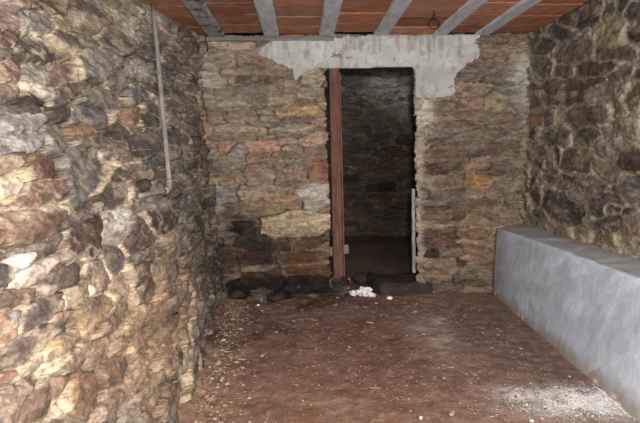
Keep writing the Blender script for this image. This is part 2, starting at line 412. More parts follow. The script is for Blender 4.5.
me = grid_mesh('wall_back', P, col, keep)
skirt(me, (0, .22, 0), 6, .004, flare=(float((hx0t+hx1t)/2), .11), sel=lambda c: on_y(318, 200, D)[0] < c.x < on_y(428, 200, D)[0] and c.z < HT+.03 and c.z > -.04)
wb = tag(link('wall_back', me, M_stoneB), kind='structure')

# ------------------------------------------------------------------ RIGHT WALL
K = []
def right_P(u, v):
    return np.stack([XR+0*u+.02*fbm(u*1.5, v*1.5, 77, 2), D+.1-u, v], -1)
RW = Layout(np.arange(0, D-.5, .008), np.arange(-.03, CEIL+.015, .0065), right_P, 1)
if RW.N[..., 0].mean() > 0: RW.N = -RW.N
for a in [(579,15,18,11,20,(84,68,64)),(609,35,13,12,0,(132,122,94)),(571,52,18,9,10,(98,86,76)),(545,46,9,8,0,(82,74,66)),(560,33,12,7,0,(92,84,78)),(615,54,17,6,0,(92,78,68)),
 (636,33,8,7,0,(80,48,38)),(596,70,16,8,0,(92,70,52)),(563,71,9,6,0,(92,78,66)),(543,67,9,9,0,(100,88,80)),(637,12,9,12,0,(80,70,66)),(563,91,19,11,0,(90,72,50)),
 (597,80,13,4,0,(92,60,30)),(596,95,12,8,0,(104,98,90)),(588,116,22,10,8,(98,86,78)),(537,119,7,5,0,(130,88,48)),(634,95,10,12,0,(90,74,62)),(554,137,14,8,0,(100,88,78)),
 (586,136,12,8,20,(80,74,64)),(609,131,6,8,0,(96,84,80)),(577,161,15,10,0,(86,64,50)),(602,163,10,8,0,(110,88,68)),(631,161,15,12,0,(68,44,40)),
 (550,175,9,7,0,(96,88,82)),(565,181,7,7,0,(88,76,72)),(562,207,20,12,-32,(76,62,60)),(537,197,7,8,0,(86,76,72)),(588,185,13,7,-20,(98,84,74)),(595,207,9,9,0,(84,72,70)),
 (612,208,6,4,10,(62,52,50)),(629,212,5,4,20,(62,52,50)),(632,188,18,13,-22,(80,74,70)),(611,197,9,5,-20,(78,68,62)),(609,225,9,8,30,(72,60,56)),(632,231,12,12,-30,(120,102,84)),
 (588,224,5,7,10,(90,80,74)),(620,110,8,8,0,(108,98,88)),(545,98,5,8,0,(90,78,70)),(540,150,6,5,0,(96,84,74))]: k(*a)
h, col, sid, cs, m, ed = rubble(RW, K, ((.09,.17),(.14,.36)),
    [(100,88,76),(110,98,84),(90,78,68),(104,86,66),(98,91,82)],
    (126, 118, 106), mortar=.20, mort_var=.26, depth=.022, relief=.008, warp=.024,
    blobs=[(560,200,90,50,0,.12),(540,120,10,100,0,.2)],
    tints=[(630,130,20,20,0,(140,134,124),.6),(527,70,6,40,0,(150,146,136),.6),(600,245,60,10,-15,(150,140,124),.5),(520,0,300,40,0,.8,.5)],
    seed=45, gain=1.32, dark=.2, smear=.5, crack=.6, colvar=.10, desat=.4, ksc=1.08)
P = RW.P+RW.N*h[..., None]
M_stoneR = stone_mat('right_wall_stone', var=.42, bump=.8, fine=55)
wr = tag(link('wall_right', grid_mesh('wall_right', P, col), M_stoneR), kind='structure')

# ------------------------------------------------------------------ BACK ROOM behind the doorway
YF = 7.1
K = []
def far_P(u, v):   # end wall that curves over into a vault
    t = np.clip((v-1.75)/1.6, 0, 1)
    y = YF - t*2.9*(.35+.65*t)
    z = np.minimum(v, 1.75)+ (1-(1-t)**2)*.78
    return np.stack([u-1.2, y+.05*fbm(u*2, v*2, 61), z], -1)
FW = Layout(np.arange(0, 4.6, .012), np.arange(-.05, 3.36, .012), far_P, 1)
if FW.N[..., 1].mean() > 0: FW.N = -FW.N
for a in [(352,130,12,4,0,(100,96,88)),(385,128,14,5,0,(96,92,86)),(360,150,14,5,0,(80,68,58)),(395,152,12,5,0,(96,70,52)),(388,165,10,5,0,(104,68,50)),(405,140,9,5,0,(80,72,64)),(370,105,18,4,0,(112,84,58)),
          (350,112,10,4,0,(100,78,58)),(400,110,12,5,0,(96,80,64)),(350,180,12,5,0,(74,62,54)),(380,188,14,6,0,(74,62,54))]: k(*a)
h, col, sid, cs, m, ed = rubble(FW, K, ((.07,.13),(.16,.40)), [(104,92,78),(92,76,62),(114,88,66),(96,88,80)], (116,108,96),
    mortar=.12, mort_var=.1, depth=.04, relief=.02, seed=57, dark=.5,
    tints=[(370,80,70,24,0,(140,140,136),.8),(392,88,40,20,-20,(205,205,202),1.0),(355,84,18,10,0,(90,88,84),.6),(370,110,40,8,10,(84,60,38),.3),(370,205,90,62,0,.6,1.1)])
h = h+.05*fbm(FW.u*3, FW.v*3, 66)
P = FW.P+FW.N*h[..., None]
M_stoneD = stone_mat('back_room_stone', var=.4, bump=.6, fine=50)
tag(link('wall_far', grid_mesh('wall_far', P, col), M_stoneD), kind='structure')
def side_wall(name, x, seed, sgn):
    def f(u, v): return np.stack([x+0*u, D+.24+u, v], -1)
    S = Layout(np.arange(0, YF-D-.1, .02), np.arange(-.05, 2.75, .02), f, 1)
    if S.N[..., 0].mean()*sgn < 0: S.N = -S.N
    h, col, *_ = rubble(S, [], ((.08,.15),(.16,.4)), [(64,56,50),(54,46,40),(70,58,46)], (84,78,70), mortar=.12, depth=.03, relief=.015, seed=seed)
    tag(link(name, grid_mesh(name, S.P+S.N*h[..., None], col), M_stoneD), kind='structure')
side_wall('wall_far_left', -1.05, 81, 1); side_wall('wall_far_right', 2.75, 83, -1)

# ------------------------------------------------------------------ FLOOR
gx = np.concatenate([np.arange(-1.8, 2.4, .014), np.arange(2.4, 3.2, .05)]); gy = np.concatenate([np.arange(.2, 4.8, .014), np.arange(4.8, YF+.3, .03)])
x, y = np.meshgrid(gx, gy, indexing='ij')
z = .018*fbm(x*2.2, y*2.2, 101, 4)+.006*fbm(x*18, y*18, 103, 4, .6)
lx = line_x(fl[0], fl[1], y)
z = z+.05*np.exp(-np.clip(x-lx, 0, 9)/.08)*(1+.8*fbm(x*8, y*8, 107))*(y < D)      # dirt banked up along the left wall
z = z-.008
Pg = np.stack([x, y, z], -1)
ppx, ppy = project(Pg.reshape(-1, 3)); ppx = ppx.reshape(x.shape); ppy = ppy.reshape(x.shape)
c0 = np.broadcast_to(lin((128, 101, 87)), x.shape+(3,)).copy()
def fblend(c, wgt):
    global c0
    wgt = np.clip(wgt, 0, 1)[..., None]; c0 = c0*(1-wgt)+lin(c)*wgt
def spot(px, py, rx, ry, c, s, rough=.8, f=9):      # a stain lying at a real place on the ground
    p = on_z(px, py, 0); a = on_z(px+rx, py, 0); b = on_z(px, py-ry, 0)
    sx = abs(a[0]-p[0]); sy = abs(b[1]-p[1])
    r2 = ((x-p[0])/sx)**2+((y-p[1])/sy)**2
    fblend(c, np.exp(-r2)*s*(1+rough*2*fbm(x*f, y*f, int(px)+int(py), 5, .65)))
n1 = fbm(x*3, y*3, 111, 5, .6); n2 = fbm(x*14, y*14, 113, 4, .6)
c0 = c0*(1+.35*n1+.3*n2)[..., None]
spot(560, 330, 170, 70, (120, 98, 84), .75); spot(330, 420, 120, 60, (122, 80, 60), .5); spot(380, 330, 60, 30, (96, 62, 50), .5)
spot(435, 333, 22, 16, (168, 152, 138), .75); spot(440, 320, 8, 6, (205, 196, 186), .5); spot(250, 330, 60, 20, (74, 46, 34), .6); spot(215, 345, 22, 16, (60, 42, 32), .6)
spot(205, 400, 30, 40, (150, 122, 98), .7); spot(570, 402, 60, 15, (178, 168, 158), .9, .9, 12); spot(588, 399, 36, 10, (232, 229, 224), 1.3, 1.3, 16); spot(532, 392, 30, 7, (214, 208, 200), 1.0, 1.3, 16)
spot(618, 412, 30, 12, (190, 184, 176), .7); spot(500, 330, 50, 30, (96, 78, 68), .5); spot(570, 375, 20, 10, (88, 74, 66), .5)
spot(300, 302, 70, 6, (66, 42, 32), .7); spot(430, 296, 60, 4, (132, 108, 90), .7)
c0 = c0*np.where(y > D+.1, .62, 1)[..., None]  # dim light of the back room painted in: floor colour darker past the doorway
fleck = sstep(.30, .42, fbm(x*34, y*34, 121, 2, .6)); fblend((150, 122, 98), fleck*.25)
fleck = sstep(.36, .46, fbm(x*40, y*40, 131, 2, .6)); fblend((180, 160, 140), fleck*.3)
M_floor = stone_mat('earth_floor', var=.3, bump=.7, fine=110, stretch=(1, 1, 1), rough=.8, spec=.35)
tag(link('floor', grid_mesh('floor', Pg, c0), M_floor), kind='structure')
def floor_z(X, Y):
    i = int(np.argmin(abs(gx-X))); j = int(np.argmin(abs(gy-Y))); return float(z[i, j])
print('floor z range', z.min(), z.max())

# ------------------------------------------------------------------ CEILING: clay planks between concrete joists
JB = [(215, 34), (271, 34), (327, 33), (383, 32), (444, 31), (489, 30)]   # where the joists meet the back wall
jx = [float(on_z(a, b, CEIL)[0]) for a, b in JB]
sp = (jx[3]-jx[0])/3
jx = [jx[0]-2*sp, jx[0]-sp]+jx+[jx[-1]+sp]
JL = .115
CY0 = .2; CY1 = D+.02
bm = bmesh.new(); cl = bm.verts.layers.float_color.new('Col')
bounds = [(jx[i]+JL/2-.02, jx[i+1]-JL/2+.02) for i in range(len(jx)-1)]
pal = [(176,118,90),(166,110,82),(184,128,102),(158,100,76),(180,124,98)]
for bi, (a, b) in enumerate(bounds):
    yy = CY1+random.uniform(-.1, .05)
    while yy > CY0:
        w = .26; y1 = yy; y0 = yy-w+.006
        base = lin(random.choice(pal))*random.uniform(.8, 1.15)
        if bi <= 2: base = base*.72
        zz = CEIL+random.uniform(.008, .016)
        nx, ny = 10, 26
        rows_ = []
        for ix in range(nx+1):
            r_ = []
            for iy in range(ny+1):
                fx = a+(b-a)*ix/nx; fy = y0+(y1-y0)*iy/ny
                edge_ = min(iy, ny-iy)
                dz = .014 if edge_ == 0 else 0
                
                v_ = bm.verts.new((fx, fy, zz+dz+.002*math.sin(ix*2.1+bi)))
                s_ = (1+.28*float(fbm(fx*9, fy*20, 7+bi, 3)))*(.22 if edge_ == 0 else (.8 if edge_ == 1 else 1))
                cc_ = base*s_
                gsm = float(sstep(.1, .35, fbm(fx*7, fy*9, 400, 4)))*.5
                cc_ = cc_*(1-gsm)+lin((150, 128, 112))*gsm
                v_[cl] = (*cc_, 1); r_.append(v_)
            rows_.append(r_)
        for ix in range(nx):
            for iy in range(ny):
                bm.faces.new((rows_[ix][iy], rows_[ix+1][iy], rows_[ix+1][iy+1], rows_[ix][iy+1]))
        yy -= w
# concrete topping above the planks closes the ceiling
vs = [bm.verts.new(p) for p in ((-2.2, CY0, CEIL+.05), (XR+.5, CY0, CEIL+.05), (XR+.5, CY1+.1, CEIL+.05), (-2.2, CY1+.1, CEIL+.05))]
for v_ in vs: v_[cl] = (.1, .09, .08, 1)
bm.faces.new(vs)
me = bpy.data.meshes.new('ceiling'); bm.to_mesh(me); bm.free()
M_clay = stone_mat('clay_planks', var=.2, bump=.2, fine=60, stretch=(1, 3, 1))
tag(link('ceiling', me, M_clay, smooth=False), kind='structure')

M_joist = simple_mat('joist_concrete', (178, 182, 188), (214, 217, 224), 9, .35, (3, .6, 1), spots=((96, 84, 74), 9, .6, .72))
M_joist_dark = simple_mat('stained_joist_concrete', (130, 128, 126), (186, 186, 188), 9, .4, (3, .8, 1), spots=((50, 44, 40), 8, .5, .62))
ords = ['second joist left of the pipe', 'first joist left of the pipe', 'leftmost one seen meeting the back wall, stained dark',
        'second ceiling joist from the left, left of the doorway', 'ceiling joist directly above the left edge of the doorway',
        'ceiling joist that meets the lintel just left of the iron ring', 'ceiling joist passing just right of the iron ring',
        'rightmost ceiling joist seen, meeting the back wall near the right corner', 'joist against right wall']
for i, X0 in enumerate(jx):
    if i in (0, 1, len(jx)-1): continue
    dark_ = (i == 2)
    bm = bmesh.new(); n_ = 40
    wj = JL*(1.15 if dark_ else 1)
    prof = [(-wj/2, .045), (-wj/2, .004), (-wj/2+.01, -.006), (wj/2-.01, -.006), (wj/2, .004), (wj/2, .045)]
    rings = []
    for s in range(n_+1):
        Y = CY0+(D-.012-CY0)*s/n_
        rings.append([bm.verts.new((X0+a+random.uniform(-.0025, .0025), Y, CEIL+b+random.uniform(-.0015, .0015))) for a, b in prof])
    for s in range(n_):
        for q in range(len(prof)-1):
            bm.faces.new((rings[s][q], rings[s][q+1], rings[s+1][q+1], rings[s+1][q]))
        bm.faces.new((rings[s][-1], rings[s][0], rings[s+1][0], rings[s+1][-1]))
    for r_ in (rings[0], rings[-1]): bm.faces.new(r_)
    o = bm_obj('ceiling_joist', bm, M_joist_dark if dark_ else M_joist)
    tag(o, 'grey concrete ceiling joist, '+ords[i].replace('ceiling joist ', ''), 'joist', 'concrete ceiling joists')

# wooden strip under the joists along the top of the back wall
def bar(bm, p0, p1, w, d, n=12, j=.002, up=Vector((0, 0, 1))):
    p0 = Vector(p0); p1 = Vector(p1); t = (p1-p0).normalized()
    s = t.cross(up).normalized(); q = s.cross(t).normalized(); R_ = []
    be = min(w, d)*.12
    pr = [(-w/2+be, -d/2), (w/2-be, -d/2), (w/2, -d/2+be), (w/2, d/2-be), (w/2-be, d/2), (-w/2+be, d/2), (-w/2, d/2-be), (-w/2, -d/2+be)]
    for i in range(n+1):
        c = p0.lerp(p1, i/n)
        off = s*random.uniform(-j, j)+q*random.uniform(-j, j)
        R_.append([bm.verts.new(c+off+s*a+q*b) for a, b in pr])
    for i in range(n):
        for m_ in range(8): bm.faces.new((R_[i][m_], R_[i][(m_+1) % 8], R_[i+1][(m_+1) % 8], R_[i+1][m_]))
    bm.faces.new(R_[0]); bm.faces.new(R_[-1])
M_ledger = simple_mat('grey_wood', (92, 86, 80), (134, 128, 122), 10, .5, (.5, 4, 6))
bm = bmesh.new()
a = on_y(200, 40, D-.03); b = on_y(334, 37.5, D-.03)
bar(bm, (a[0], D-.022, CEIL-.024), (b[0], D-.022, CEIL-.024), .035, .032, 20, .002)
o = bm_obj('wooden_batten', bm, M_ledger); tag(o, 'thin weathered grey batten along the top of the back wall, left of the doorway', 'batten')

# ------------------------------------------------------------------ LINTEL (cast concrete over the doorway, ragged plaster edge)
poly = [(257,54),(263,46),(272,40.5),(300,38),(340,37),(400,35.5),(440,34.5),(481,33),(479,45),(480,58),(474,62),(465,66),(458,72),(454,80),(455,91),(449,97),(440,99),(430,101),(421,99),(415,97),
        (413.5,67.5),(326,69),(318,69),(309,70),(304,73),(298,80),(294,80),(292,72),(286,68),(278,66),(271,61),(262,57)]
poly = [(on_y(a, b, D)[0], on_y(a, b, D)[2]) for a, b in poly]
gx_ = np.arange(min(p[0] for p in poly)-.03, max(p[0] for p in poly)+.03, .006); gz_ = np.arange(min(p[1] for p in poly)-.03, CEIL+.004, .006)
X, Z = np.meshgrid(gx_, gz_, indexing='ij')
Xw = X+.030*fbm(X*16, Z*16, 201, 4, .6); Zw = Z+.022*fbm(X*16, Z*16, 203, 4, .6)
fz = sstep(HT+.05, HT+.0, Z)*sstep(hx0t-.03, hx0t+.02, X)*sstep(hx1t+.02, hx1t-.02, X); Zw = Zw*(1-fz)+Z*fz   # straight soffit over the opening
inside = np.zeros(X.shape, bool)
for i in range(len(poly)):
    (xa, za), (xb, zb) = poly[i], poly[i-1]
    c_ = ((za > Zw) != (zb > Zw)) & (Xw < (xb-xa)*(Zw-za)/(zb-za+1e-12)+xa)
    inside ^= c_
Yl = D-.024-.010*fbm(X*5, Z*5, 205, 5, .5)-.004*fbm(X*40, Z*40, 207, 3)
keep = inside[:-1, :-1] & inside[1:, :-1] & inside[1:, 1:] & inside[:-1, 1:]
lc = np.broadcast_to(lin((172, 170, 162)), X.shape+(3,)).copy()*(1+.22*fbm(X*6, Z*9, 209, 5, .6))[..., None]
t = sstep(.2, .36, fbm(X*25, Z*12, 211, 4, .65))[..., None]*.35; lc = lc*(1-t)+lin((104, 92, 80))*t
t = sstep(.2, .32, fbm(X*45, Z*5, 213, 3, .6))*sstep(CEIL-.22, CEIL-.05, Z); lc = lc*(1-t[..., None]*.25)
t = sstep(HT+.015, HT-.02, Z)[..., None]*.25; lc = lc*(1-t)+lin((120, 112, 100))*t
lt_ = empty('concrete_lintel', (float((hx0t+hx1t)/2), D-.03, float(HT)), 'wide pale grey plastered concrete lintel with ragged edges over the dark doorway', 'lintel')
me = grid_mesh('plaster_face', np.stack([X, Yl, Z], -1), lc, keep); skirt(me, (0, .03, 0), 1, 0)
me.transform(Matrix.Translation(-lt_.location))
M_lint = stone_mat('lintel_plaster', var=.14, bump=.25, fine=60, stretch=(1, 1, 1))
link('plaster_face', me, M_lint, lt_)
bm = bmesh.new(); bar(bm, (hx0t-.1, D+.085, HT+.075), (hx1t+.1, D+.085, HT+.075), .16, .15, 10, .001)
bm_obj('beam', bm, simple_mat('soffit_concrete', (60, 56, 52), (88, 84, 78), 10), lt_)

# ------------------------------------------------------------------ CONCRETE BENCH on the right
def ruled_slab():
    # front foot line on the ground, front top edge; both run on toward the camera past the frame
    f0 = on_z(489, 290, 0); f1 = on_z(627, 411, 0)
    zt = float(on_y(493, 226, f0[1])[2])
    t0 = on_z(493, 226.5, zt); t1 = on_z(640, 279, zt)
    zb = zt+.02
    return f0, f1, t0, t1, zt
f0, f1, t0, t1, ZT = ruled_slab()
Yn = .7; Yk = D-.035
nY, = (200,)
ys = np.linspace(Yk, Yn, nY)
def lx2(p, q, Y): return p[0]+(q[0]-p[0])*(Y-p[1])/(q[1]-p[1])
sect = []
for Y in ys:
    xf = lx2(f0, f1, Y); xt = lx2(t0, t1, Y)
    pts = []
    for s in np.linspace(0, 1, 34):       # front face
        pts.append((xf+(xt-xf)*s, -.03+(ZT-.012+.03)*s))
    pts += [(xt+.004, ZT-.003), (xt+.014, ZT)]
    for s in np.linspace(.05, 1, 22): pts.append((xt+.014+(XR+.03-xt)*s, ZT+.03*s))
    sect.append(pts)
sect = np.array(sect)
PB = np.stack([sect[..., 0], np.broadcast_to(ys[:, None], sect.shape[:2]), sect[..., 1]], -1)
u_ = PB[..., 1]; v_ = PB[..., 2]+PB[..., 0]
PB[:, :, 0] -= (.006*fbm(u_*5, v_*5, 301, 4)+.0015*fbm(u_*30, v_*30, 303, 3))
PB[:, 34:, 2] += .008*fbm(u_*6, v_*6, 305, 4)[:, 34:]
bc = np.broadcast_to(lin((178, 187, 198)), PB.shape).copy()*(1+.22*fbm(u_*2.5, v_*5, 307, 5, .6))[..., None]
tz = PB[..., 2]
def bl(c, wgt):
    global bc
    wgt = np.clip(wgt, 0, 1)[..., None]; bc = bc*(1-wgt)+lin(c)*wgt
bl((200, 208, 218), sstep(.05, .35, fbm(u_*3, v_*7+u_*2, 309, 4, .6))*.5)
bl((196, 198, 200), np.exp(-((tz-.30-.06*np.sin(u_*3))/.03)**2)*.25*(1+fbm(u_*6, v_*6, 311)))
bl((140, 124, 106), sstep(.10, -.02, tz+.06*fbm(u_*8, v_*8, 313, 4))*.75)
bl((138, 130, 120), sstep(D-.30, D-.06, u_+.08*fbm(v_*6, u_*6, 315, 4))*.55)
bl((210, 206, 198), sstep(.28, .36, fbm(u_*14, v_*14, 317, 3))*sstep(.12, .0, tz)*.8)
tf = np.zeros(PB.shape[:2]); tf[:, 36:] = 1
bl((146, 142, 134), tf*.6*(1+fbm(u_*5, v_*5, 319, 4))); bl((120, 108, 94), tf*sstep(XR-.15, XR+.02, PB[..., 0])*.6)
me = grid_mesh('concrete_bench', PB, bc)
bm = bmesh.new(); bm.from_mesh(me)
lay = bm.verts.layers.float_color.get('Col')
for yv in (ys[0], ys[-1]):
    ring = sorted([v for v in bm.verts if abs(v.co.y-yv) < 1e-5], key=lambda v: (round(v.co.z, 4)) )
    e0 = [e for e in bm.edges if e.is_boundary and all(abs(v.co.y-yv) < 1e-5 for v in e.verts)]
    r = bmesh.ops.extrude_edge_only(bm, edges=e0)
    nv = [g for g in r['geom'] if isinstance(g, bmesh.types.BMVert)]
    for v in nv: v.co.x = XR+.03; v.co.z = min(v.co.z, ZT)
bm.to_mesh(me); bm.free()
org = Vector((float((f0[0]+XR)/2), 2.3, 0)); me.transform(Matrix.Translation(-org))
M_bench = stone_mat('bench_concrete', var=.13, bump=.22, fine=70, stretch=(1, 1, 1), rough=.85)
o = link('concrete_bench', me, M_bench); o.location = org
tag(o, 'long low smooth pale blue-grey concrete bench along the foot of the right stone wall', 'bench')

# ------------------------------------------------------------------ DOOR POST
M_post = simple_mat('reddish_post_wood', (78, 52, 42), (116, 82, 66), 8, .5, (5, 5, .7), spots=((80, 44, 36), 10, .55, .7))
pt = on_y(333.8, 67, D+.03); pb = on_y(338.5, 279, D+.03)
post = empty('door_post', (float(pb[0]), D+.03, float(pb[2])), 'reddish brown upright post at the left side of the dark doorway, rising to the lintel', 'post')
wpx = 11/F*(D+.03)
bm = bmesh.new(); bar(bm, (pb[0], D+.03, pb[2]-.02), (pt[0], D+.03, pt[2]+.01), .06, wpx*.92, 26, .0012, up=Vector((1, 0, 0)))
bm_obj('shaft', bm, M_post, post)
bm = bmesh.new()
a = on_y(341.3, 72, D+.0); b = on_y(346.0, 276, D+.0)
bar(bm, (a[0]-.012, D-.003, a[2]), (b[0]-.012, D-.003, b[2]), .012, .008, 20, .0006, up=Vector((1, 0, 0)))
M_lip = simple_mat('post_edge', (92, 64, 52), (126, 92, 76), 12, .3, (5, 5, .6))
bm_obj('edge_strip', bm, M_lip, post)
bm = bmesh.new()
a = on_y(327, 253, D+.03); b = on_y(349, 250, D+.03)
bar(bm, (a[0], D+.075, a[2]), (b[0], D+.075, b[2]), .04, .075, 5, .004)
bm_obj('cleat', bm, simple_mat('cleat_wood', (104, 84, 76), (150, 128, 116), 20, .5), post)

# white board on the right reveal
bm = bmesh.new(); a = on_y(414.8, 271, D-.01); b = on_y(414.2, 189, D-.01)
bar(bm, (a[0]+.0, D+.03, a[2]-.02), (b[0]+.0, D+.03, b[2]), .035, .026, 16, .002, up=Vector((1, 0, 0)))
o = bm_obj('narrow_board', bm, simple_mat('whitewash', (112, 110, 106), (156, 154, 150), 14, .3, (1, 1, .5)))
tag(o, 'narrow whitewashed board upright against the right reveal of the doorway', 'board')

# ------------------------------------------------------------------ rocks
M_rockd = simple_mat('dark_slab_stone', (42, 34, 30), (68, 55, 47), 10, .8, (1, 1, 2), dist=.01)
M_rockl = simple_mat('pale_rock', (120, 106, 92), (164, 148, 130), 24, .7)
M_chalk = simple_mat('white_plaster', (214, 208, 198), (240, 238, 232), 30, .4)
def rock_bm(cx, cy, cz, sx, sy, sz, seed, sub=3, rough=.25, boxy=0.0):
    bm = bmesh.new(); bmesh.ops.create_icosphere(bm, subdivisions=sub, radius=1)
    r_ = random.Random(seed); ps = [Vector((r_.uniform(-1, 1), r_.uniform(-1, 1), r_.uniform(-1, 1))).normalized() for _ in range(9)]
    off = [r_.uniform(.6, .9) for _ in ps]
    for v in bm.verts:
        p = v.co.copy()
        if boxy:
            mx = max(abs(p.x), abs(p.y), abs(p.z)); p = p.lerp(p/mx*.86, boxy)
        for n_, d_ in zip(ps, off):       # planar facets
            t_ = p.dot(n_)-d_
            if t_ > 0: p -= n_*t_*.85
        k_ = 1+rough*float(fbm(p.x*3+seed, p.y*3+p.z*2.3, seed, 3))
        v.co = Vector((cx+p.x*sx*k_, cy+p.y*sy*k_, cz+p.z*sz*k_))
    return bm
# threshold slab
c = on_z(395, 283, .03)
sl = on_z(371, 289, 0); sr = on_z(428, 289, 0)
bm = bmesh.new(); nxs, nys = 40, 24; g = []
w_ = sr[0]-sl[0]
yf = D-.02; yb_ = D+.34
def slab_pt(s, t, top):
    xx = sl[0]+w_*s+.012*math.sin(t*9)*(1 if s < .5 else -1)*abs(s-.5)*2
    yy = yf+(yb_-yf)*t+.02*float(fbm(s*5, 3, 5))
    if s < .12: yy += (.12-s)*1.2
    zz = .10+.02*float(fbm(s*4, t*4, 501, 4)) if top else -.02
    e_ = min(s, 1-s, t, 1-t)
    if top and e_ < .06: zz -= .018*(1-e_/.06)
    return (xx, yy, zz)
T = [[bm.verts.new(slab_pt(i/nxs, j/nys, True)) for j in range(nys+1)] for i in range(nxs+1)]
for i in range(nxs):
    for j in range(nys): bm.faces.new((T[i][j], T[i+1][j], T[i+1][j+1], T[i][j+1]))
be_ = [e for e in bm.edges if e.is_boundary]
r = bmesh.ops.extrude_edge_only(bm, edges=be_)
for g_ in r['geom']:
    if isinstance(g_, bmesh.types.BMVert): g_.co.z = -.03; g_.co += Vector((random.uniform(-.003, .003), random.uniform(-.003, .003), 0))
o = bm_obj('threshold_slab', bm, M_rockd, smooth=True)
tag(o, 'dark flat stone slab lying across the foot of the doorway', 'slab')

def rock(name, px, py, hw, hh, mat, label, cat, seed, group=None, depth=1.0, Z=0.0, boxy=0, rough=.25):
    p = on_z(px, py+hh*.9, Z); dist = p[1]; s = dist/F
    sx = hw*s; sz = hh*s*1.05
    zc = floor_z(p[0], p[1])
    bm = rock_bm(0, 0, 0, sx, sx*depth, sz, seed, 3, rough, boxy)
    o = bm_obj(name, bm, mat, origin=Vector((0, 0, 0)), smooth=True); o.location = (p[0], p[1]+sx*depth*.6, max(Z, zc)+sz*.62)
    return tag(o, label, cat, group)
rock('small_rock', 346, 281, 5.5, 5, M_rockl, 'small brown-grey rock on the ground just right of the door post foot', 'rock', 3)
rock('dark_rock', 361, 278, 9, 7, M_rockd, 'dark rock at the left end of the threshold slab inside the doorway', 'rock', 14, Z=0.0)
rock('dark_rock', 333, 292, 13, 4.5, M_rockd, 'flat dark stone on the ground under the foot of the door post', 'rock', 19)
rock('dark_rock', 236, 296, 13, 6, M_rockd, 'dark stone at the foot of the back wall in the left corner', 'rock', 24)
rock('dark_rock', 275, 297, 11, 5, M_rockd, 'dark stone against the back wall, second from the left corner', 'rock', 31)
rock('dark_rock', 303, 293, 15, 5, M_rockd, 'long dark stone at the wall foot midway between corner and doorway', 'rock', 37)
# crumpled white plaster bits at the doorway
pc = on_z(363, 296, 0)
bm = bmesh.new()
rr = random.Random(5)
for q, (ox, oz, s) in enumerate([(-9, 1, 4.2), (-4, 2, 4.6), (1, 4, 4.8), (5, 5.5, 4.0), (7, 0, 4.2), (-13, .5, 3), (2, 0, 3.6), (10, -3, 3), (-1, 7, 2.6)]):
    b2 = rock_bm(pc[0]+ox*pc[1]/F, pc[1]+rr.uniform(-.02, .02), .018+oz*pc[1]/F*.7, s*pc[1]/F, s*pc[1]/F, s*.8*pc[1]/F, 60+q, 2, .9)
    tmp = bpy.data.meshes.new('t'); b2.to_mesh(tmp); b2.free(); bm.from_mesh(tmp); bpy.data.meshes.remove(tmp)
o = bm_obj('crumpled_paper', bm, M_chalk); tag(o, 'crumpled white scrap lying on the floor in front of the doorway', 'litter')
PE = [(258,305,2.0,1.3,'tiny white chip on the floor below the dark foot of the back wall'),(390,298,3.2,1.8,'pale pebble on the floor just right of the crumpled white scrap'),
      (517,302,1.5,1,'tiny pale chip on the floor beside the far end of the bench'),(444,378,2.2,1.4,'small pale chip on the open floor nearest the frame centre'),
      (421,418,2.4,1.6,'white chip on the floor at the bottom edge of the frame'),(452,414,3.6,2.2,'tan stone chip on the floor at the bottom of the frame, left of the powder'),
      (532,421,2.6,1.4,'white chip among the powder at the bottom edge of the frame'),(376,303,2.0,1.2,'small pale chip on the floor in front of the threshold'),
      (243,385,2.6,1.6,'pale pebble on the floor at left, near the rubble bank'),(196,372,3.4,2.4,'pale pebble in the rubble bank at the left wall foot')]
for q, (a, b, c_, d_, lb) in enumerate(PE):
    rock('pebble', a, b, c_, d_, M_chalk if 'white' in lb else M_rockl, lb, 'pebble', 80+q, 'loose pebbles and chips on the earth floor')

# strewn chips and straw: nobody could count them
def litter(name, n, sampler, label, mat, size, seed, straw=.25):
    r_ = random.Random(seed); V_ = []; F_ = []; C_ = []
    tones = [(130,106,86),(146,122,100),(110,84,68),(160,138,116),(92,70,56),(178,164,146),(124,92,72)]
    for q in range(n):
        X_, Y_ = sampler(r_); Z_ = floor_z(X_, Y_)+.002
        s = r_.uniform(*size)*(1 if r_.random() > .08 else 1.9); a = r_.uniform(0, 6.28)
        if r_.random() < straw: L_, B_, H_ = s*3.2, s*.25, s*.3
        else: L_, B_, H_ = s, s*r_.uniform(.5, .9), s*r_.uniform(.25, .6)
        ca, sa = math.cos(a), math.sin(a); tl = r_.uniform(-.25, .25)
        b0 = len(V_)
        for (dx, dy, dz) in ((-1, -.7, 0), (.8, -1, 0), (1, .6, 0), (-.6, 1, 0), (-.5, -.4, 1), (.5, -.3, .8), (.4, .4, 1), (-.4, .5, .7)):
            lx_, ly_ = dx*L_*r_.uniform(.8, 1.2), dy*B_*r_.uniform(.8, 1.2)
            V_.append((X_+lx_*ca-ly_*sa, Y_+lx_*sa+ly_*ca, Z_+dz*H_+lx_*tl))
        for f_ in ((4,5,6,7),(0,1,5,4),(1,2,6,5),(2,3,7,6),(3,0,4,7),(3,2,1,0)): F_.append(tuple(b0+i for i in f_))
        C_ += [tuple(lin(r_.choice(tones))*r_.uniform(.7, 1.1))]*8
    me = bpy.data.meshes.new(name); me.from_pydata(V_, [], F_)
    at_ = me.color_attributes.new('Col', 'FLOAT_COLOR', 'POINT')
    at_.data.foreach_set('color', np.concatenate([np.array(C_), np.ones((len(C_), 1))], 1).astype(np.float32).ravel())
    return tag(link(name, me, mat, smooth=False), label, 'debris', kind='stuff')
M_lit = stone_mat('litter_chips', var=.2, bump=.1, fine=80)
def s_floor(r_):
    while True:
        X_, Y_ = r_.uniform(-.7, XR-.5), r_.uniform(1.3, D-.05)
        if X_ > line_x(fl[0], fl[1], Y_)+.06 and X_ < lx2(f0, f1, Y_)-.03 and (r_.random() < .35+.65*max(0, float(vnoise(X_*4, Y_*4, 9))+.5)): return X_, Y_
